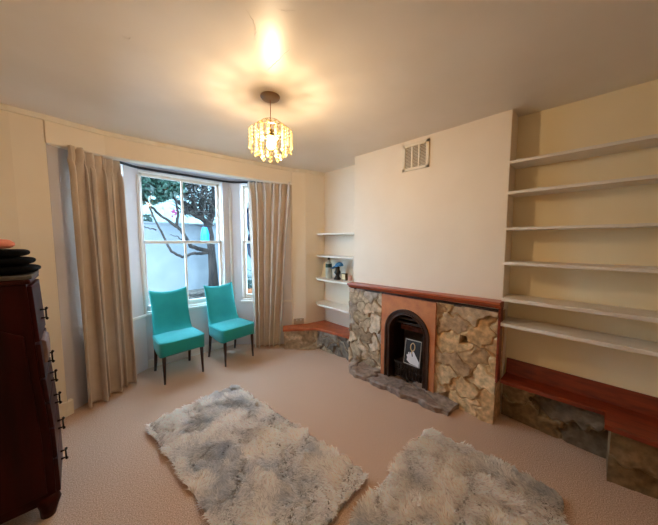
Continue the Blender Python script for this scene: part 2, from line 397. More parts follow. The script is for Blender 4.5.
# ================================================================= CURTAIN RAIL + CURTAINS
rail = MB()
rp = [(-.05,3.19),(.12,3.315),(.30,3.445),(.50,3.585),(.57,3.615),(.75,3.62),(1.1,3.62),(1.5,3.62),(1.60,3.60),(1.75,3.47),(1.95,3.29),(2.16,3.10)]
rail.tube([(x, y, 2.315) for x, y in rp], .014, 8)
rl = rail.build('curtain_rail', M['rail'], None, (1.1,3.62,2.315), smooth=True)
tag(rl, 'black bendable curtain rail running around the top of the bay window', 'curtain rail')
def curtain(label, path, ztop, zbot, nf, seed, widen, narrow):
    pv = [Vector((x, y, 0)) for x, y in path]
    Ls = [0]
    for i in range(1, len(pv)): Ls.append(Ls[-1] + (pv[i]-pv[i-1]).length)
    T = Ls[-1]
    def along(s):
        s = max(0, min(T, s))
        for i in range(1, len(pv)):
            if s <= Ls[i] + 1e-9:
                k = (s-Ls[i-1])/(Ls[i]-Ls[i-1]); p = pv[i-1].lerp(pv[i], k); d = (pv[i]-pv[i-1]).normalized(); return p, Vector((d.y, -d.x, 0))
    r = random.Random(seed); ph = [r.uniform(0, 6.28) for _ in range(6)]
    o = (path[0][0], path[0][1], 0)
    def fn(u, v):
        z = zbot + (ztop-zbot)*v
        top = max(0, (v-.93)/.07); w = 1 + (widen(v))
        s = T*(.5 + (u-.5)*w + narrow(v)*.0) + T*narrow(v)
        p, n = along(s)
        ex = s - max(0, min(T, s)); 
        base = along(s)[0]; d = Vector((-n.y, n.x, 0)); base = base + d*ex
        f = nf*u*2*PI + .9*math.sin(2.1*u*6+ph[0]) + .5*(1-v)*math.sin(5*u+ph[1])
        amp = (.040 + .024*(1-v)*min(1, 2*(1-v)+.4) + .012*math.sin(3*u*6+ph[2]))*(1-.35*top)
        off = amp*(math.sin(f) + .22*math.sin(2*f+ph[3]+1.2*v) + .24*math.sin(2.6*f+ph[5]-2.6*v)*(.35+.65*v)) + .012*math.sin(f*.5+ph[4])*(1-v)
        side = .016*math.sin(2*f)*(1-.5*top)
        if v > .90:   # pinch pleats of the heading
            k = min(1, (v-.90)/.05); off += k*(.016*math.sin(f*2+.6) + .010*math.sin(f*3+1.3)) 
        pinch = -.010*math.exp(-((v-.945)/.012)**2)
        return base + n*(off+.02+pinch) + d*side + Vector((0,0,z + .006*math.sin(f*2+1)*(top)))
    m = MB().grid(lambda u, v: Vector(fn(u, v)), 260, 90)
    c = m.build('curtain', M['curtain'], None, o, smooth=True)
    s = c.modifiers.new('thick', 'SOLIDIFY'); s.thickness = .003; s.offset = 0
    tag(c, label, 'curtain', 'taupe floor-length curtains')
    return c
curtain('taupe pleated curtain on the left of the bay window, beside the chest', [(-.03,3.13),(.02,3.17),(.348,3.412)], 2.30, .015, 5.3, 3, lambda v: -.04+.02*(1-v), lambda v: .005)
curtain('taupe pleated curtain on the right of the bay window, beside the corner bench', [(1.755,3.41),(2.10,3.12),(2.18,3.01)], 2.30, .015, 5.2, 5,
        lambda v: .0 - .40*(1-v)**.75, lambda v: -.13*(1-v)**.9)

# ================================================================= TEAL CHAIRS
def make_chair():
    t = empty('dining_chair', (0,0,0))
    # seat: stretch cover with a soft top and a skirt
    def seat_section(k):
        pass
    hw, fy, by = .232, -.235, .205
    N = 40; rings = []
    def outline(sc, z, drop=0):
        pts = []
        for i in range(N):
            a = 2*PI*i/N; ca, sa = math.cos(a), math.sin(a); p = 7.0
            x = abs(ca)**(2/p)*math.copysign(1, ca); y = abs(sa)**(2/p)*math.copysign(1, sa)
            ww = hw*(1 - .10*(y+1)/2)
            zz = z - drop*(abs(x)**6)*(1 if y < 0 else .4)*.0
            pts.append((x*ww*sc, (fy+by)/2 + y*(by-fy)/2*sc, zz))
        return pts
    prof = [(.985,.318),(.995,.322),(1.0,.36),(1.004,.405),(1.006,.432),(1.004,.442),(.992,.449),(.95,.452),(.8,.455),(.5,.460),(.2,.462)]
    vs = []; fs = []
    for sc, z in prof: vs += outline(sc, z)
    for i in range(len(prof)-1):
        for k in range(N):
            a = i*N+k; b = i*N+(k+1) % N; fs.append((a, b, b+N, a+N))
    fs += [tuple(range(N))[::-1], tuple((len(prof)-1)*N+k for k in range(N))]
    # lower the skirt hem toward the front legs
    vs2 = []
    for (x, y, z) in vs:
        if z < .35: z -= .035*(abs(x)/hw)**4*(1 if y < 0 else .3)
        vs2.append((x, y, z))
    MB().add(vs2, fs).build('seat', M['teal'], t, smooth=True)
    # seam piping around the seat edge
    e = [(x*1.008, y+.001, .440) for x, y, z in outline(1.0, .440)]
    MB().tube(e + [e[0]], .0035, 6).build('seam', M['teal'], t, smooth=True)
    # back
    hb = .52
    def back(u, v, side):
        x = (u-.5)*2; w = .204 - .008*math.sin(v*PI) - .006*v
        z = .42 + v*hb - .038*(1-x*x)*v**3
        y = .165 + .075*v + .035*(v**2) + .012*(1-x*x)*(1)    # wraps slightly
        flare = -.085*math.exp(-v/.10)
        th = .026*(1-.35*v)*(1-abs(x)**6*.7)
        edge = min(1, (1-v)/.05)
        th *= max(.25, edge**.5)
        yy = y + flare - th if side == 0 else y + th + .002
        return (x*w, yy, z)
    MB().grid(lambda u, v: back(u, v, 0), 22, 34, lambda u, v: back(u, v, 1)).build('backrest', M['teal'], t, smooth=True)
    for sx in (-1, 1):
        MB().tube([(sx*.188, -.190, .36), (sx*.189,-.192,.24), (sx*.191,-.195,.10), (sx*.193,-.198,.0)], [.019,.018,.013,.010], 12).build('leg', M['darkleg'], t, smooth=True)
        MB().tube([(sx*.180, .175, .40), (sx*.180,.180,.26), (sx*.182,.20,.12), (sx*.185,.225,.0)], [.019,.018,.016,.013], 10).build('leg', M['darkleg'], t, smooth=True)
    return t
c1 = make_chair(); c2 = copy_tree(c1)
c1.location = (.79, 3.31, 0); c1.rotation_euler = (0,0,math.radians(2))
c2.location = (1.395, 3.28, 0); c2.rotation_euler = (0,0,math.radians(7))
tag(c1, 'teal fabric-covered dining chair, left of the pair under the window', 'chair', 'teal dining chairs in the bay')
tag(c2, 'teal fabric-covered dining chair, right of the pair, nearer the right curtain', 'chair', 'teal dining chairs in the bay')

# ================================================================= FIREPLACE
fp = empty('fireplace', (2.42, 1.32, 0)); FO = (2.42, 1.32, 0)
tag(fp, 'rubble stone fireplace with arched cast iron insert and red-brown mantel shelf', 'fireplace')
XS = 2.405
stone_panel('stone_facing', M['stone_l'], lambda u, v, h: (XS-h, 2.125-u, v), .475, .935, .005, .030, .125, 21, fp, FO, back=.2, aspect=.95, jw=.014, rag=.02)
stone_panel('stone_facing', M['stone_r'], lambda u, v, h: (XS-h, 1.045-u, v), .505, .935, .005, .028, .145, 8, fp, FO, back=.2, aspect=1.25, jw=.014, hole=(.215,.290,.60,.69,.16))
# mantel shelf, slightly rising to the right, moulded front
def mant(y): return .945 + (2.13-y)*.016
mp = MB()
pr = [(XC+.01,-.0),(2.385,-.0),(2.375,.012),(2.372,.022),(2.352,.030),(2.346,.040),(2.350,.055),(XC+.01,.058)]
y0, y1 = .522, 2.118
vs = [(x, y1, mant(y1)+z) for x, z in pr] + [(x, y0, mant(y0)+z) for x, z in pr]; n = len(pr)
mp.add(vs, [tuple(range(n)), tuple(range(n, 2*n))[::-1]] + [(i, i+n, (i+1) % n + n, (i+1) % n) for i in range(n)])
mp.build('mantel_shelf', M['redwood'], fp, FO, bevel=.002)
MB().box(2.39, 2.47, .524, .541, .36, mant(.52)).build('edge_batten', M['benchwood'], fp, FO, bevel=.003)
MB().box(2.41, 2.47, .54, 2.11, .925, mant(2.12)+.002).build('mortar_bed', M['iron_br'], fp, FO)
# terracotta surround with an arched hole
yc, ro, zs = 1.335, .245, .565
def arch(r, z0, n=32, cy=yc):
    pts = [(cy+r, z0)]
    for i in range(n+1):
        a = PI*i/n; pts.append((cy + r*math.cos(a), zs + r*math.sin(a)))
    pts.append((cy-r, z0)); return pts
def band(mb, outer, inner, x0, x1):
    n = len(outer); vs = [(x0, y, z) for y, z in outer] + [(x0, y, z) for y, z in inner] + [(x1, y, z) for y, z in outer] + [(x1, y, z) for y, z in inner]
    fs = []
    for i in range(n-1):
        fs.append((i+1, i, n+i, n+i+1)); fs.append((2*n+i, 2*n+i+1, 3*n+i+1, 3*n+i)); fs.append((i, i+1, 2*n+i+1, 2*n+i)); fs.append((n+i+1, n+i, 3*n+i, 3*n+i+1))
    fs += [(0, n, 3*n, 2*n), (n-1, 3*n-1, 4*n-1, 2*n-1)]
    return mb.add(vs, fs)
oa_extra = []
oa = [(1.635, 0.0)]
for i in range(33):
    a = PI*i/32; cx, cz = math.cos(a), math.sin(a)
    k = min((.300/abs(cx)) if abs(cx) > 1e-6 else 9, ((.930-zs)/cz) if cz > 1e-6 else 9)
    oa.append((yc + k*cx, zs + k*cz))
    a2 = PI*(i+1)/32; ac = math.atan2(.930-zs, .300)
    for q in (ac, PI-ac):
        if a < q < a2 and i < 32: oa.append((yc + math.copysign(.300, math.cos(q)), .930)); oa_extra.append(q)
oa.append((1.035, 0.0))
ia = [(yc+ro, 0.0)] + [(yc+ro*math.cos(q), zs+ro*math.sin(q)) for q in sorted([PI*i/32 for i in range(33)] + oa_extra)] + [(yc-ro, 0.0)]
band(MB(), oa, ia, 2.378, 2.43).build('surround_panel', M['terra'], fp, FO, bevel=.002)
ins = band(MB(), arch(.248, .0), arch(.228, .0), 2.362, 2.45); band(ins, arch(.229, 0), arch(.205, 0), 2.374, 2.45); band(ins, arch(.206, 0), arch(.190, 0), 2.366, 2.46)
ins_o = ins.build('cast_iron_arch', M['iron_br'], fp, FO, bevel=.003)
# throat: splayed iron cheeks narrowing to the fireback
th = MB(); n = 34
o1 = arch(.195, 0.0); i1 = [(yc + (y-yc)*.80, z*.93) for y, z in o1]
m_ = len(o1)
th.add([(2.45, y, z) for y, z in o1] + [(2.62, y, z) for y, z in i1] , [(i, i+1, m_+i+1, m_+i) for i in range(m_-1)] + [tuple(range(m_, 2*m_))])
th.build('fireback', M['iron'], fp, FO)
MB().prism_x([(yc-.155,.545),(yc+.155,.545),(yc+.155,.60),(yc-.155,.60)], 2.54, 2.61).build('firebrick_lintel', M['firebrick'], fp, FO, bevel=.004)
hd = MB()
for k, (z, r) in enumerate(((.63,.172),(.675,.150),(.715,.115))):
    hd.prism_x([(yc-r, z),(yc+r, z),(yc+r*.9, z+.030),(yc-r*.9, z+.030)], 2.46+.012*k, 2.60)
hd.build('smoke_hood', M['iron'], fp, FO, bevel=.006)
# grate: fretted apron with a ledge and bars
g = MB(); g.box(2.415, 2.60, yc-.16, yc+.145, .205, .222); g.box(2.405, 2.425, yc-.165, yc+.15, .222, .236); g.box(2.425, 2.44, yc-.155, yc+.14, .065, .205)
g.box(2.412, 2.43, yc-.160, yc+.145, .065, .082); g.box(2.412, 2.43, yc-.160, yc+.145, .150, .162)
gr = g.build('grate', M['iron'], fp, FO, bevel=.003)
for k in range(9):
    y = yc-.140+k*.033
    MB().box(2.412, 2.432, y, y+.012, .082, .205).build('grate_bar', M['iron'], gr, FO if False else FO, bevel=.002)
MB().lathe([(.010,0),(.013,.012),(.010,.03),(.006,.045)], (2.395, yc-.02, .055), 12).build('damper_knob', M['iron'], gr, FO, smooth=True)
# hearth slab
def hearth_fn(u, v, h):
    # u along -Y 0..1.17, v depth 0..1 -> x from wall outwards
    y = 2.02-u; t = u/1.17
    xf = 2.165 - .02*math.sin(t*PI) + .055*t + .012*math.sin(u*23) + .006*math.sin(u*57)
    if t < .12: xf += .10*(1-t/.12)**2
    vv = v/.25
    x = 2.42 + (xf-2.42)*vv
    z = .048 + h
    if t < .18: z += .016*math.sin(PI*min(1, t/.18))
    if vv > .93: z -= .012*(vv-.93)/.07
    return (x, y + .012*math.sin(vv*5) - .05*t*(1-vv), max(z, -.002) if h > -.04 else 0.0)
stone_panel('hearth_slab', M['stone_h'], lambda u, v, h: hearth_fn(u, v, h), 1.17, .25, .007, .016, .16, 33, fp, FO, back=.3, aspect=2.0, jw=.012)

# card standing on the grate
card = empty('picture_card', (2.425, 1.28, .24))
tag(card, 'small dark card with a white hand on it, standing in the fireplace', 'card')
card.rotation_euler = (0, 0, 0)
TL, TR, BR, BL = (2.452,1.375,.487), (2.425,1.185,.505), (2.385,1.185,.248), (2.41,1.375,.238)
def cardpt(a, b, off=0):
    p = Vector(BL).lerp(Vector(BR), a).lerp(Vector(TL).lerp(Vector(TR), a), b)
    nrm = (Vector(TL)-Vector(BL)).cross(Vector(BR)-Vector(BL)).normalized()
    if nrm.x > 0: nrm = -nrm
    return p + nrm*off
CO = (2.425, 1.28, .24)
def cardpoly(name, m, poly, off, th, parent):
    b = MB(); n = len(poly)
    b.add([cardpt(a, c, off) for a, c in poly] + [cardpt(a, c, off-th) for a, c in poly], [tuple(range(n)), tuple(range(n, 2*n))[::-1]] + [(i, i+n, (i+1) % n+n, (i+1) % n) for i in range(n)])
    return b.build(name, m, parent, CO)
cardpoly('board', M['cardw'], [(0,0),(1,0),(1,1),(0,1)], 0, .004, card)
cardpoly('black_field', M['cardb'], [(.035,.03),(.965,.03),(.965,.97),(.035,.97)], .0012, .001, card)
cardpoly('printed_hand', M['cardh'], [(.20,.16),(.40,.06),(.95,.03),(.96,.20),(.72,.42),(.60,.54),(.52,.56),(.50,.50),(.56,.36),(.50,.34),(.44,.50),(.37,.50),(.36,.40),(.31,.50),(.25,.47),(.26,.37),(.19,.40),(.16,.34),(.22,.27)], .0024, .001, card)
lp = MB(); 
lp.tube([cardpt(.50+.13*math.cos(a), .72+.15*math.sin(a)*(1.0), .003) for a in [2*PI*i/22 for i in range(23)]] , .0055, 6)
lp.tube([cardpt(.50,.58,.003), cardpt(.46,.50,.003), cardpt(.47,.46,.003)], .005, 6)
lp.build('printed_loop', M['cardg'], card, CO)

# ================================================================= SHELVES
def shelf(label, poly, z, t, group, mtl='shelf'):
    xs = [p[0] for p in poly]; ys = [p[1] for p in poly]; o = (sum(xs)/len(xs), sum(ys)/len(ys), z)
    s = MB().prism(poly, z, z+t).build('wall_shelf', M[mtl], None, o, bevel=.003)
    tag(s, label, 'shelf', group); return s
nmR = ['topmost of the six long white shelves in the right alcove', 'second from the top of the six long white shelves in the right alcove',
       'third from the top of the long white shelves in the right alcove, thin edged', 'fourth from the top of the long white shelves in the right alcove',
       'fifth from the top of the long white shelves in the right alcove', 'lowest of the six long white shelves, above the red bench']
zR = [(2.090,.022,2.42),(1.862,.022,2.42),(1.588,.020,2.42),(1.318,.024,2.40),(1.030,.028,2.40),(.830,.028,2.40)]
for (z, t, xf), lb in zip(zR, nmR):
    y0 = .515 if xf < 2.41 else .49
    # front edge stops against the breast; the part in front of the breast corner is notched
    s_ = shelf('%s' % lb, [(xf, YC0-.004), (XR-.001, YC0-.004), (XR-.001, -.99), (xf, -.99)], z, t, 'long white shelves in the right alcove')
nmL = [('topmost of the four small white shelves in the left alcove', 1.592, .020), ('second small white shelf of the left alcove, above the bottle and blue cap', 1.282, .022),
       ('third small white shelf of the left alcove, carrying the bottle and blue cap', .955, .024), ('lowest small white shelf of the left alcove, empty, above the corner bench', .590, .026)]
for lb, z, t in nmL:
    x0 = 2.46 if z > 1.2 else 2.44
    shelf(lb, [(x0, YC1+.004), (x0, 2.76), (x0+.10, 2.915), (XF-.001, 2.895), (XF-.001, YC1+.004)], z, t, 'small white shelves in the left alcove')

# ================================================================= BENCHES
bl = empty('corner_bench', (2.4, 2.7, 0)); BO = (2.4,2.7,0)
tag(bl, 'low stone corner bench with orange-brown board in the left alcove', 'bench')
MB().prism([(1.985,2.965),(2.36,2.685),(2.435,2.140),(2.695,2.140),(2.695,2.895),(2.38,2.945),(2.22,3.035),(2.085,3.105)], .268, .300).build('board', M['benchwood_l'], bl, BO, bevel=.004)
e, L = unit((2.015,2.985),(2.375,2.695)); nrm = (-e[1], e[0]); 
stone_panel('stone_base', M['stone_l'], lambda u, v, h: (2.015+e[0]*u+e[1]*(h), 2.985+e[1]*u-e[0]*(h), v), L, .266, .008, .022, .10, 41, bl, BO, back=.13, aspect=1.6, jw=.016)
e2, L2 = unit((2.375,2.695),(2.435,2.150))
stone_panel('stone_base', M['stone_g'], lambda u, v, h: (2.375+e2[0]*u+e2[1]*h, 2.695+e2[1]*u-e2[0]*h, v), L2, .266, .008, .030, .10, 42, bl, BO, back=.2, aspect=1.0, jw=.018)

br = empty('alcove_bench', (2.55, -.1, 0)); RO = (2.55,-.1,0)
tag(br, 'long low stone bench with dark red board under the right alcove shelves', 'bench')
MB().prism([(2.440,.515),(2.645,.515),(2.645,-1.0),(2.275,-1.0),(2.285,-.075),(2.47,-.075)], .345, .378).build('board', M['benchwood'], br, RO, bevel=.005)
MB().prism_y([(2.612,.376),(2.646,.376),(2.646,.50),(2.636,.50)], -1.0, .515).build('back_strip', M['benchwood'], br, RO, bevel=.004)
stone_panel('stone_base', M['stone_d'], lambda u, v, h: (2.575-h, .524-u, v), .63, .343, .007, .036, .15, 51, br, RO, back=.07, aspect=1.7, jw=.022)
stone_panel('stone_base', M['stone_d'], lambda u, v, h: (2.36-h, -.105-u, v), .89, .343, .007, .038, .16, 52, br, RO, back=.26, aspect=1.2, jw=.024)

# ================================================================= SOCKET, VENT
so = empty('wall_socket', (2.27, 3.0, .33))
tag(so, 'beige double wall socket above the left end of the corner bench', 'socket')
e, L = unit((2.22,3.045), P1)
SO = (2.27,3.0,.33)
a = (2.225, 3.040)
MB().obox(a, e, (e[1], -e[0]) if -e[0] < 0 else (-e[1], e[0]), .147, .012, .305, .385, s0=.0).build('plate', M['socket'], so, SO, bevel=.004)
nv_ = (e[1], -e[0])
for s0 in (.035, .095):
    MB().obox(a, e, nv_, s0+.016, .015, .360, .372, s0=s0, d0=.011).build('switch', M['whitep'], so, SO, bevel=.001)

vt = empty('air_vent', (XC, 1.315, 2.33)); VO = (XC, 1.315, 2.33)
tag(vt, 'cream slotted air vent high on the chimney breast', 'vent')
vm = MB(); y0, y1, z0, z1 = 1.18, 1.46, 2.205, 2.465
x0 = XC-.016
vm.box(x0, XC, y0, y0+.030, z0, z1).box(x0, XC, y1-.030, y1, z0, z1).box(x0, XC, y0, y1, z0, z0+.028).box(x0, XC, y0, y1, z1-.028, z1)
for k in (1, 2):
    yy = y0+.03+(y1-y0-.06)*k/3; vm.box(x0+.002, XC, yy-.008, yy+.008, z0+.02, z1-.02)
vm.build('frame', M['ventm'], vt, VO, bevel=.002)
sl = MB()
for k in range(15):
    z = z0+.033+k*.0135; sl.add([(x0+.003,y0+.03,z),(x0+.003,y1-.03,z),(XC-.002,y1-.03,z+.009),(XC-.002,y0+.03,z+.009),(x0+.003,y0+.03,z+.003),(x0+.003,y1-.03,z+.003),(XC-.002,y1-.03,z+.012),(XC-.002,y0+.03,z+.012)],
      [(0,1,2,3),(7,6,5,4),(0,4,5,1),(1,5,6,2),(2,6,7,3),(3,7,4,0)])
sl.build('slats', M['ventm'], vt, VO)
MB().box(XC-.002, XC+.0005, y0+.02, y1-.02, z0+.02, z1-.02).build('dark_backing', M['ventdark'], vt, VO)

# ================================================================= CHANDELIER
LX, LY, LZ = 1.035, 1.66, 2.185
ch = empty('pendant_light', (LX, LY, CEIL)); HO = (LX, LY, CEIL)
tag(ch, 'lit crystal bead pendant lamp hanging from the ceiling', 'lamp')
MB().lathe([(.067,0),(.067,-.006),(.060,-.016),(.040,-.022),(.008,-.026)], (LX, LY, CEIL+.004), 32).build('ceiling_rose', M['rose'], ch, HO, smooth=True)
MB().tube([(LX,LY,CEIL-.02),(LX,LY,2.345),(LX,LY,2.25)], .0028, 8).build('cord', M['cord'], ch, HO)
MB().lathe([(.012,.10),(.019,.095),(.020,.060),(.040,.052),(.040,.047),(.015,.040)], (LX, LY, LZ), 16).build('lamp_holder', M['chrome'], ch, HO, smooth=True)  # holder with a cap disc, widened to cut the upward light on the ceiling
bp_ = [(.012,.040),(.014,.032),(.022,.020),(.028,.004),(.029,-.008),(.024,-.022),(.014,-.031),(.002,-.034)]
MB().lathe(bp_, (LX, LY, LZ), 20).build('bulb', M['bulb'], ch, HO, smooth=True)
rg = MB()
for r, z in ((.060,2.335),(.100,2.305),(.145,2.270)):
    rg.tube([(LX+r*math.cos(2*PI*k/36), LY+r*math.sin(2*PI*k/36), z) for k in range(37)], .002, 6)
for k in range(4):
    a = PI/2*k+.3; rg.tube([(LX,LY,2.345),(LX+.060*math.cos(a),LY+.060*math.sin(a),2.335),(LX+.100*math.cos(a),LY+.100*math.sin(a),2.305),(LX+.145*math.cos(a),LY+.145*math.sin(a),2.27)], .0018, 6)
rg.build('wire_frame', M['chrome'], ch, HO)
def octa(mb, c, r, h):
    seg = 6; vs = [(c[0],c[1],c[2]+h)]
    for k in range(seg): a = 2*PI*k/seg; vs.append((c[0]+r*math.cos(a), c[1]+r*math.sin(a), c[2]))
    vs.append((c[0],c[1],c[2]-h))
    mb.add(vs, [(0,1+k,1+(k+1)%seg) for k in range(seg)] + [(seg+1,1+(k+1)%seg,1+k) for k in range(seg)])
def strand(ang, r, ztop, n, last=.013, sp=.0235):
    s = MB(); x, y = LX+r*math.cos(ang), LY+r*math.sin(ang)
    for k in range(n): 
        rr = .0085 if k < n-1 else last
        octa(s, (x, y, ztop-.010-k*sp), rr, rr*1.15 if k < n-1 else .017)
    s.tube([(x,y,ztop),(x,y,ztop-n*sp)], .0006, 4)
    s.build('crystal_strand', M['crystal'], ch, HO)
for k in range(20): strand(2*PI*k/20, .145, 2.268, 5+(k % 2), .011)
for k in range(13): strand(2*PI*k/13+.1, .105, 2.303, 8+(k % 2))
for k in range(7): strand(2*PI*k/7+.2, .060, 2.333, 4)
for k in range(7): strand(2*PI*k/7+.2, .064, 2.12+.0, 2)

# ================================================================= CHEST OF DRAWERS
cx0, cyn, cyf = -.62, 2.00, 2.42
cd = empty('chest_of_drawers', (-.38, 2.21, 0)); DO = (-.38, 2.21, 0)
tag(cd, 'dark mahogany chest of drawers at the left edge with clothes on top', 'chest of drawers')
prof = [(-.170,1.285),(-.160,1.02),(-.152,.80),(-.140,.60),(-.132,.45),(-.130,.10)]
def frontx(z):
    for (xa, za), (xb, zb) in zip(prof, prof[1:]):
        if zb <= z <= za: return xa + (xb-xa)*(za-z)/(za-zb)
    return prof[0][0] if z > 1 else prof[-1][0]
MB().prism_y([(cx0,1.285)] + [(x-.018, z) for x, z in prof] + [(cx0,.10)], cyn+.012, cyf).build('body', M['mahogany'], cd, DO, bevel=.004)
MB().prism_y([(cx0+.03,1.25)] + [(x-.05, z) for x, z in prof[1:-1]] + [(-.18,.14),(cx0+.03,.14)], cyn, cyn+.014).build('side_panel', M['mahogany'], cd, DO, bevel=.006)
tp = MB(); tp.box(cx0-.01, -.170, cyn-.004, cyf+.01, 1.285, 1.308); tp.build('top', M['mahogany_lt'], cd, DO, bevel=.006)
dz = [(1.27,.975,1.085,3),(.960,.775,.823,1),(.765,.640,.703,1),(.630,.490,.561,1),(.480,.315,.397,1),(.305,.115,.20,1)]
for i, (zt, zb, zh, k) in enumerate(dz):
    xa, xb = frontx(zt), frontx(zb)
    d = MB().prism_y([(xa-.020,zt),(xa,zt),(xb,zb),(xb-.020,zb)], cyn+.022, cyf-.01).build('drawer', M['mahogany_lt'] if i else M['mahogany'], cd, DO, bevel=.004)
    hx = frontx(zh); hm = MB(); yh = 2.22
    for dzz in (-.024, .024): hm.tube([(hx-.004,yh,zh+dzz),(hx+.022,yh,zh+dzz)], [.006,.004], 8)
    hm.tube([(hx+.022,yh,zh-.036),(hx+.026,yh,zh-.030),(hx+.022,yh,zh-.02),(hx+.022,yh,zh+.02),(hx+.026,yh,zh+.030),(hx+.022,yh,zh+.036)], [.006,.007,.004,.004,.007,.006], 8)
    hm.build('handle', M['brass'], d, DO, smooth=True)
    if i == 1:
        q = MB(); pts = []
        for a in range(9): pts.append((frontx(.93)+.012*math.sin(PI/2*a/8), .955-.02*(1-math.cos(PI/2*a/8))))
        q.prism_y([(frontx(.97)-.004,.965),(frontx(.97)+.008,.962),(frontx(.95)+.016,.950),(frontx(.9)+.017,.90),(frontx(.84)+.013,.835),(frontx(.82)-.004,.83)], 2.10, 2.30)
        q.build('pale_plate', M['plate'], d, DO, bevel=.004)  # paler pinkish plate standing proud of the drawer front
for (fx, fy) in ((-.185, cyn+.035), (cx0+.05, cyn+.035), (-.185, cyf-.04), (cx0+.05, cyf-.04)):
    MB().tube([(fx,fy,.115),(fx+.008,fy,.08),(fx+.004,fy,.04),(fx,fy,0)], [.046,.048,.036,.030], 12).build('foot', M['mahogany'], cd, DO, smooth=True)
MB().box(cx0+.02, -.165, cyn+.02, cyf-.02, .075, .11).build('plinth', M['mahogany'], cd, DO, bevel=.01)

# cloths on the chest
def blob(name, m, c, sx, sy, sz, seed, nu=44, nv=24, p=4.0, wr=.12, fr=9, label=None, cat=None, group=None):
    b = MB()
    def fn(u, v):
        a = 2*PI*u; t = PI*(v-.5)*.999; ca, sa, ct, st = math.cos(a), math.sin(a), math.cos(t), math.sin(t)
        sg = lambda w, q: math.copysign(abs(w)**q, w)
        x = sx*sg(ct, .34)*sg(ca, 2/p); y = sy*sg(ct, .34)*sg(sa, 2/p); z = sz*sg(st, .72)
        k = 1 + wr*noise.fractal(Vector((x*fr, y*fr, z*fr*1.6+seed)), 1, 2, 3)
        z2 = z*(k if name == 'crumpled_scarf' and z > 0 else min(k, 1.0) if z > 0 else 1)
        kx = 1 + wr*.35*noise.noise(Vector((x*fr, y*fr, seed+4.0)))
        return (c[0]+x*kx, c[1]+y*kx, c[2]+z2)
    b.grid(lambda u, v: fn(u, v), nu, nv)
    o = b.build(name, m, None, c, smooth=True)
    if label: tag(o, label, cat, group)
    return o
rn = MB().grid(lambda u, v: (cx0+.03+u*(.455-.03), cyn+.0+v*.38, 1.3285+.0015*math.sin(u*20)*math.sin(v*15)), 30, 24, lambda u, v: (cx0+.03+u*(.455-.03), cyn+.0+v*.38, 1.3095)).build('folded_cloth', M['grey_cloth'], None, (-.38,2.2,1.31), bevel=.003)
tag(rn, 'flat folded grey cloth on the chest, underneath the black clothes', 'cloth')
blob('folded_garment', M['black_cloth'], (-.345,2.19,1.3525), .200, .17, .0215, 2, label='black folded garment on the chest, bottom of the pile', cat='clothes', group='black clothes on the chest')
blob('folded_garment', M['black_cloth'], (-.358,2.19,1.3960), .192, .165, .0215, 5, label='black folded garment on the chest, middle of the pile', cat='clothes', group='black clothes on the chest')
blob('folded_garment', M['black_cloth'], (-.350,2.19,1.4395), .165, .15, .0215, 8, wr=.2, label='black crumpled garment on the chest, topmost of the black pile', cat='clothes', group='black clothes on the chest')
blob('crumpled_scarf', M['pink_cloth'], (-.405,2.16,1.485), .180, .12, .024, 11, 60, 34, wr=.5, fr=16, label='crumpled coral pink scarf lying on top of the black clothes', cat='scarf')

# ================================================================= THINGS ON THE LEFT ALCOVE SHELF
ZS = .955+.024+.001
bt = empty('glass_bottle', (2.575, 2.672, ZS)); o = (2.575,2.672,ZS)
tag(bt, 'clear glass bottle with black cap and dark green label on the alcove shelf', 'bottle')
MB().lathe([(.040,0),(.045,.006),(.045,.195),(.040,.215),(.018,.240),(.014,.262),(.014,.268)], o, 20).build('body', M['bottleglass'], bt, o, smooth=True)
MB().lathe([(.046,.155),(.0462,.157),(.0462,.206),(.046,.208)], o, 20).build('label_band', M['greenlabel'], bt, o, smooth=True)
MB().lathe([(.017,.262),(.018,.265),(.018,.290),(.014,.293)], o, 14).build('cap', M['blackp'], bt, o, smooth=True)
fg = empty('figurine', (2.575, 2.50, ZS)); o = (2.575,2.50,ZS)
tag(fg, 'small black figurine with a white patch under the blue cap', 'figurine')
MB().lathe([(.050,0),(.052,.010),(.045,.022),(.030,.040),(.034,.065),(.046,.085),(.044,.105),(.030,.130),(.028,.150),(.034,.165),(.020,.180)], o, 18).build('body', M['blackp'], fg, o, smooth=True)
MB().lathe([(.002,.05),(.018,.058),(.022,.072),(.016,.088),(.002,.094)], (2.545,2.515,ZS), 12).build('white_patch', M['whitep'], fg, o, smooth=True)
def capfn(u, v, th=0):
    a = u*2*PI; r = math.sin(v*PI/2); return (2.575+(.055-th)*r*math.cos(a), 2.47+(.065-th)*r*math.sin(a), ZS+.180+(.062-th)*math.cos(v*PI/2)+.012*r*math.sin(a)*-1)
cp = empty('blue_cap', (2.575,2.48,ZS+.18)); o = (2.575,2.48,ZS+.18)
tag(cp, 'blue peaked cap resting on the black figurine', 'cap')
MB().grid(lambda u, v: capfn(1-u, v), 28, 10, lambda u, v: capfn(1-u, v, .004)).build('crown', M['bluecap'], cp, o, smooth=True)
MB().grid(lambda u, v: (2.575+(u-.5)*.10*(1-.45*v*v), 2.525+v*.095, ZS+.182-.045*v+.012*(1-(2*u-1)**2)), 12, 10, lambda u, v: (2.575+(u-.5)*.10*(1-.45*v*v), 2.525+v*.095, ZS+.177-.045*v+.012*(1-(2*u-1)**2))).build('peak', M['bluecap'], cp, o, smooth=True)
ck = empty('table_clock', (2.575,2.375,ZS)); o = (2.575,2.375,ZS)
tag(ck, 'small square olive framed clock at the right of the alcove shelf', 'clock')
MB().box(2.56,2.60,2.330,2.415,0+ZS,.098+ZS).build('case', M['clock'], ck, o, bevel=.006)
MB().box(2.557,2.562,2.342,2.403,.014+ZS,.084+ZS).build('face', M['cardy'], ck, o, bevel=.001)
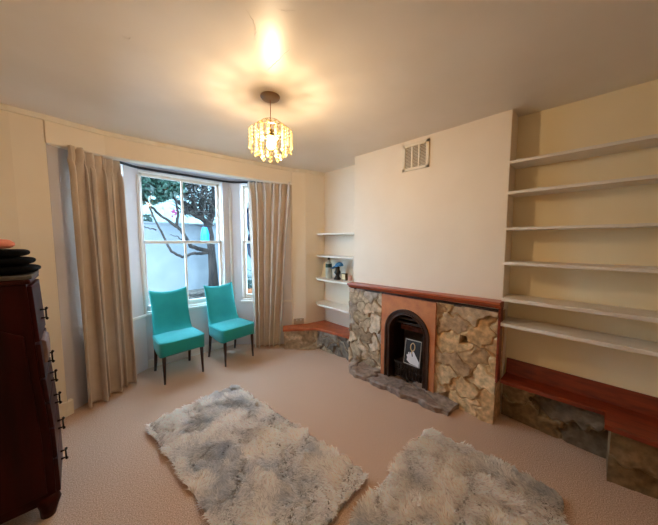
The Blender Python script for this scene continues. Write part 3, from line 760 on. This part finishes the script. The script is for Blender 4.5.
cc = MB(); cc.add([(2.60,2.86,ZS),(2.60,2.765,ZS),(2.655,2.765,ZS+.215),(2.655,2.86,ZS+.215),(2.603,2.86,ZS),(2.603,2.765,ZS),(2.658,2.765,ZS+.215),(2.658,2.86,ZS+.215)], [(0,1,2,3),(7,6,5,4),(0,4,5,1),(1,5,6,2),(2,6,7,3),(3,7,4,0)])
tag(cc.build('greeting_card', M['cardy'], None, (2.60,2.81,ZS)), 'pale cream card leaning at the left end of the alcove shelf', 'card')
tag(MB().box(2.585,2.625,2.275,2.315,ZS,ZS+.07).build('small_box', M['pinkbox'], None, (2.605,2.295,ZS), bevel=.003), 'small pinkish box beside the square clock on the alcove shelf', 'box')

# ================================================================= SHAG RUGS
def rug_mat():
    m = bpy.data.materials.new('mottled_shag'); m.use_nodes = True; nt = m.node_tree; b = nt.nodes['Principled BSDF']
    b.inputs['Roughness'].default_value = .9; b.inputs['Specular IOR Level'].default_value = .15; b.inputs['Sheen Weight'].default_value = .2
    A = nn(nt, 'ShaderNodeAttribute'); A.attribute_name = 'patch'; B = nn(nt, 'ShaderNodeAttribute'); B.attribute_name = 'tone'
    r = nn(nt, 'ShaderNodeValToRGB'); cr = r.color_ramp
    cols = [(0,'#B8BAC0'),(.25,'#D6D4D4'),(.42,'#ECE6E0'),(.6,'#FAF2EA'),(1,'#FFF8EE')]
    while len(cr.elements) < len(cols): cr.elements.new(.5)
    for el, (p, c) in zip(cr.elements, cols): el.position = p; el.color = lin(c)
    nt.links.new(A.outputs['Fac'], r.inputs[0])
    mu = nn(nt, 'ShaderNodeMix', data_type='RGBA', blend_type='MULTIPLY'); mu.inputs[0].default_value = 1
    cb = nn(nt, 'ShaderNodeCombineColor'); 
    for k in range(3): nt.links.new(B.outputs['Fac'], cb.inputs[k])
    nt.links.new(r.outputs[0], mu.inputs[6]); nt.links.new(cb.outputs[0], mu.inputs[7]); nt.links.new(mu.outputs[2], b.inputs['Base Color'])
    tl = nn(nt, 'ShaderNodeBsdfTranslucent'); nt.links.new(mu.outputs[2], tl.inputs[0])
    ms = nn(nt, 'ShaderNodeMixShader'); ms.inputs[0].default_value = .38
    nt.links.new(b.outputs[0], ms.inputs[1]); nt.links.new(tl.outputs[0], ms.inputs[2]); nt.links.new(ms.outputs[0], nt.nodes['Material Output'].inputs[0])
    return m
M['shag'] = rug_mat(); M['rugback'] = mat('rug_backing', '#B8AC9C', .95, '#CABEAE', 30, 3)
def rug(label, corner, ang, Wd, Ln, seed, count):
    """corner = near-left reference, local x across Wd, local y along Ln"""
    t = empty('shag_rug', (corner[0], corner[1], 0), ang); tag(t, label, 'rug', 'grey mottled shag rugs')
    cr_ = .05
    def inside(x, y):
        dx = max(cr_-x, x-(Wd-cr_), 0); dy = max(cr_-y, y-(Ln-cr_), 0); return dx*dx+dy*dy <= cr_*cr_
    out = []
    for cx, cy, a0 in ((Wd-cr_, cr_, -PI/2), (Wd-cr_, Ln-cr_, 0), (cr_, Ln-cr_, PI/2), (cr_, cr_, PI)):
        for k in range(5): a = a0+PI/2*k/4; out.append((cx+cr_*math.cos(a), cy+cr_*math.sin(a)))
    MB().prism(out, .001, .010).build('backing', M['rugback'], t)
    r = np.random.default_rng(seed); V = []; Fc = []; pa = []; to = []
    P = r.uniform(0, 1, (count, 2))*[Wd, Ln]; R = r.uniform(0, 1, (count, 6))
    for (x, y), q in zip(P, R):
        if not inside(x, y): continue
        a = noise.noise(Vector((x*5, y*5, seed)))*5.0 + noise.noise(Vector((x*17, y*17, seed+5)))*2.5 + (q[0]-.5)*1.4 + seed
        cl = noise.noise(Vector((x*26, y*26, seed+2)))
        h = .026 + .012*q[1] + .006*cl; lean = .020 + .026*q[2]
        d = (math.cos(a), math.sin(a)); w = .0032+.0022*q[3]; n = (-d[1], d[0])
        ex = 0.0
        b0 = (x, y, .008)
        m1 = (x+d[0]*lean*.35, y+d[1]*lean*.35, .008+h*.62); tp = (x+d[0]*lean, y+d[1]*lean, .008+h*(.85+.15*q[4]))
        o = len(V)
        V += [(b0[0]-n[0]*w, b0[1]-n[1]*w, b0[2]), (b0[0]+n[0]*w, b0[1]+n[1]*w, b0[2]), (m1[0]+n[0]*w*1.1, m1[1]+n[1]*w*1.1, m1[2]), (m1[0]-n[0]*w*1.1, m1[1]-n[1]*w*1.1, m1[2]), tp]
        Fc += [(o, o+1, o+2, o+3), (o+3, o+2, o+4)]
        p = .55 + .48*noise.fractal(Vector((x*2.6+seed, y*2.6, seed*1.7)), 1, 2, 3) + .22*noise.noise(Vector((x*11, y*11, seed+8))) + .14*(q[5]-.5)
        pa += [min(1, max(0, p))]*5; tn = .74+.46*q[4]**.7; to += [tn*.9, tn*.9, tn, tn, tn*1.08]
    b = MB(); b.v = V; b.f = Fc; b.attr = {'patch': pa, 'tone': to}
    o = b.build('pile', M['shag'], t); o['kind'] = 'stuff'
    return t
# rug in front of the chairs: far edge (.36,2.44)-(1.07,2.52), running toward the camera
rug('mottled grey shag rug in front of the teal chairs, left of the two rugs', (.49, .885), math.radians(5.2), .78, 1.60, 3, 52000)
rug('mottled grey-brown shag rug nearer the fireplace and bench, right of the two rugs', (.62, .01), math.radians(2.5), 1.36, .82, 9, 50000)

# ================================================================= GARDEN
struct(MB().box(-4, 9, 3.95, 14, .16, .22).build('ground', M['ground']))
gw = MB().box(.2, 3.35, 7.5, 7.68, .2, 1.93).box(.15, 3.4, 7.46, 7.72, 1.93, 1.97)
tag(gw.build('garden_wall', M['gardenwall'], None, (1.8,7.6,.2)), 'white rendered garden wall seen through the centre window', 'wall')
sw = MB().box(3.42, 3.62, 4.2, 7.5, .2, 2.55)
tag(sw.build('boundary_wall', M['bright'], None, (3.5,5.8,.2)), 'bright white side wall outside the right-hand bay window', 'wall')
bd = empty('slatted_fence', (2.2, 9.5, .2)); tag(bd, 'pale vertical board fence standing behind the garden wall', 'fence'); bo = (2.2,9.5,.2)
for k in range(16):
    x = .55+k*.30; MB().box(x, x+.25, 9.5, 9.53, .2, 3.05+.1*math.sin(k*1.7)).build('board', M['fenceb'], bd, bo)
MB().box(.5, 5.4, 9.535, 9.58, 1.0, 1.08).box(.5, 5.4, 9.535, 9.58, 2.5, 2.58).build('rail', M['fenceb'], bd, bo)
hs = empty('house', (3, 13, 0)); ho = (3,13,0); tag(hs, 'pale neighbouring house glimpsed beyond the tree', 'house')
MB().box(-3, 10, 13, 14, .1, 4.3).build('wall', M['bright'], hs, ho)
for x in (1.6, 4.2): MB().box(x, x+.9, 12.97, 13.02, 2.5, 3.7).build('window', M['ventdark'], hs, ho)

tr = empty('tree', tuple(at(213,291,7.0)[:2]) + (.2,)); to_ = tuple(at(213,291,7.0)[:2]) + (.2,)
tag(tr, 'gnarled tree with bare curving branches in front of the garden wall', 'tree')
def path(pts): return [at(x, y, Y) for x, y, Y in pts]
tk = path([(214,296,7.0),(213,270,7.0),(211.5,250,7.0),(210,236,7.0),(207,222,7.0)]) ; tk[0].z = .2
MB().tube(tk, [.135,.105,.09,.095,.09], 14).build('trunk', M['bark'], tr, to_, smooth=True)
brs = [([(207,224,7.0),(203,219,6.95),(196,216,6.9),(188,207,6.85),(180,203,6.8),(173,198,6.7),(166,186,6.6)], .075),
       ([(208,228,7.0),(211,214,7.05),(213,200,7.1),(214,186,7.2),(214,168,7.3)], .09),
       ([(209,251,7.0),(199,249,6.9),(191,246,6.8),(185,236,6.75),(181,230,6.7),(176,226,6.65),(163,217,6.6),(150,206,6.5),(144,195,6.5),(138,180,6.5)], .055),
       ([(209,252,7.0),(201,253.5,6.9),(193,253,6.8),(182.5,257.6,6.7),(171.6,251,6.6),(165,240,6.6),(156.5,224,6.5),(150,209,6.5),(146,190,6.5)], .042),
       ([(176,226,6.65),(178,216,6.6),(176,200,6.5),(170,182,6.4)], .035),
       ([(196,216,6.9),(192,200,6.9),(190,184,6.9)], .035),
       ([(203,219,6.95),(200,204,7.0),(203,188,7.1),(200,172,7.1)], .04),
       ([(156,230,6.5),(148,228,6.5),(138,224,6.5)], .016), ([(182,240,6.7),(177,236,6.7),(170,235,6.6)], .014)]
for pts, r in brs:
    p = path(pts); n = len(p)
    # subdivide with jitter
    q = []
    for i in range(n-1):
        for k in range(4):
            a = p[i].lerp(p[i+1], k/4); q.append(a + Vector((random.uniform(-1,1), random.uniform(-1,1), random.uniform(-1,1)))*.012)
    q.append(p[-1]); m = len(q)
    MB().tube(q, [r*(1-.72*i/m) for i in range(m)], 8).build('branch', M['bark'], tr, to_, smooth=True)
tw = MB()
for k in range(330):
    x, y = random.uniform(183, 218), random.uniform(176, 226)
    if y > 218 and x < 204: continue
    a = at(x, y, random.uniform(6.6, 7.5)); d = Vector((random.uniform(-.5,.5), random.uniform(-.3,.3), random.uniform(-.15,.5)))
    mid = a + d*.5 + Vector((random.uniform(-.06,.06), 0, random.uniform(-.06,.06)))
    tw.tube([a, mid, a+d], [.012,.009,.003], 5)
tw.build('twigs', M['bark'], tr, to_)['kind'] = 'stuff'
def leaves(name, m, specs, parent, org, size=.055):
    b = MB()
    for (x0, x1, y0, y1, Y0, Y1, n, fn) in specs:
        for k in range(n):
            x, y = random.uniform(x0, x1), random.uniform(y0, y1)
            if fn and not fn(x, y): continue
            c = at(x, y, random.uniform(Y0, Y1)); a = Vector((random.gauss(0,1), random.gauss(0,1), random.gauss(0,1))).normalized(); bb = a.cross(Vector((random.gauss(0,1), random.gauss(0,1), random.gauss(0,1)))).normalized()
            s = size*random.uniform(.6, 1.3)
            b.add([c-a*s, c+bb*s*.4, c+a*s, c-bb*s*.4], [(0,1,2,3)])
    o = b.build(name, m, parent, org); o['kind'] = 'stuff'; return o
nz = lambda x, y: noise.noise(Vector((x*.13, y*.16, 4.2)))
leaves('foliage', M['leaf'], [(128,184,160,205,6.0,7.2,6500, lambda x, y: y < 200 - (x-140)*.10 + 12*nz(x, y) and nz(x*2.3+40, y*2.3) > -.42), (128,152,215,236,7.8,8.3,500,None)], tr, to_, .06)
leaves('foliage', M['leaf2'], [(184,222,158,214,6.6,7.6,4200, lambda x, y: nz(x*1.6, y*1.6) > -.16)], tr, to_, .05)
# carrier bag hooked on the trunk
bg = at(205, 235, 6.72)
def bagfn(u, v):
    a = 2*PI*u; w = (.10*(.55+.45*math.sin(min(1, (1-v)*1.5)*PI/2)))*(1+.10*noise.noise(Vector((math.cos(a)*2, math.sin(a)*2, v*5)))); return (bg.x+w*math.cos(a), bg.y+.6*w*math.sin(a), bg.z-.17+.36*v)
tag(MB().grid(bagfn, 24, 14).build('plastic_bag', M['bag'], None, tuple(bg), smooth=True), 'bright blue plastic bag hanging by the tree trunk', 'bag')
fl = MB(); pc = at(174, 213, 6.55)
for k in range(14):
    a = Vector((random.gauss(0,1), random.gauss(0,1), random.gauss(0,1))).normalized(); c = pc + a*random.uniform(.02,.07)+Vector((0,0,random.uniform(-.07,.07))); bb = a.orthogonal().normalized()
    fl.add([c-bb*.035, c+a.cross(bb)*.03, c+bb*.035, c-a.cross(bb)*.03], [(0,1,2,3)])
tag(fl.build('flower_cluster', M['petal'], None, tuple(pc)), 'small magenta flower cluster hanging among the branches', 'flower')
# scrolled ironwork on the side wall
def wallpt(px, py, X=3.36):
    d = _f + _r*((px-CX)/F) + _u*((CY-py)/F); return Vector((0,0,H)) + d*(X/d.x)
sc = MB(); c0 = wallpt(252, 222)
def sp(pts, r): sc.tube([c0+Vector((0, a, b)) for a, b in pts], r, 8)
sp([(.30*math.cos(a)*(1-.08*a)*-1+.05, .35*math.sin(a)*(1-.08*a)+.10) for a in [i*.35 for i in range(18)]], .045)
sp([(-.05,-.25),(.12,-.35),(.22,-.55),(.15,-.85),(-.05,-.98),(-.3,-.95)], .05)
sp([(.20,.25),(.28,.0),(.1,-.25),(-.1,-.28),(-.4,-.2)], .04)
tag(sc.build('iron_scroll', M['blackiron'], None, tuple(c0), smooth=True), 'black curled ironwork seen against the bright wall through the right bay window', 'ironwork')
pp = wallpt(247, 289, 2.75); pot = empty('potted_plant', (pp.x, pp.y, .22)); po = (pp.x, pp.y, .22)
tag(pot, 'small leafy plant outside at the foot of the right bay window', 'plant')
MB().lathe([(.09,0),(.12,.2),(.13,.22),(.11,.22)], po, 16).build('pot', M['terra'], pot, po, smooth=True)
lf = MB()
for k in range(260):
    c = Vector(po)+Vector((random.gauss(0,.10), random.gauss(0,.10), .25+abs(random.gauss(0,.14)))); a = Vector((random.gauss(0,1), random.gauss(0,1), random.gauss(0,1))).normalized(); bb = a.orthogonal().normalized()
    lf.add([c-a*.04, c+bb*.018, c+a*.04, c-bb*.018], [(0,1,2,3)])
lf.build('foliage', M['leaf'], pot, po)['kind'] = 'stuff'
# fallen leaves and debris on the soil
lv = MB()
for k in range(900):
    x, y = random.uniform(1.2, 3.3), random.uniform(6.05, 6.8); s = random.uniform(.02,.05); a = random.uniform(0, 6.28); z = .225+random.uniform(0,.02)
    dx, dy = math.cos(a)*s, math.sin(a)*s; lv.add([(x-dx,y-dy,z),(x+dy*.5,y-dx*.5,z+.012),(x+dx,y+dy,z),(x-dy*.5,y+dx*.5,z+.004)], [(0,1,2,3)])
tag(lv.build('fallen_leaves', M['leaf2'], None, (2.2,6,.22)), 'brown fallen leaves on the soil under the tree', 'leaves', kind='stuff')

# ================================================================= LIGHT, CAMERA
w = bpy.data.worlds.new('sky'); bpy.context.scene.world = w; w.use_nodes = True; nt = w.node_tree
bgn = nt.nodes['Background']; bgn.inputs[0].default_value = (.50, .76, 1.0, 1); bgn.inputs[1].default_value = 8.5
cam = bpy.data.cameras.new('camera'); co = bpy.data.objects.new('camera', cam); COL.objects.link(co)
cam.sensor_width = 36; cam.sensor_fit = 'HORIZONTAL'; cam.lens = F/658*36; cam.clip_start = .02
co.location = (0, 0, H)
from mathutils import Matrix
co.matrix_world = Matrix(((_r.x, _u.x, -_f.x, 0), (_r.y, _u.y, -_f.y, 0), (_r.z, _u.z, -_f.z, H), (0,0,0,1)))
sc_ = bpy.context.scene; sc_.camera = co
sc_.view_settings.view_transform = 'Standard'; sc_.view_settings.look = 'None'; sc_.view_settings.exposure = 0.9; sc_.view_settings.gamma = 1
sc_.view_settings.use_curve_mapping = False
sc_.cycles.max_bounces = 10; sc_.cycles.transparent_max_bounces = 24; sc_.cycles.sample_clamp_indirect = 6
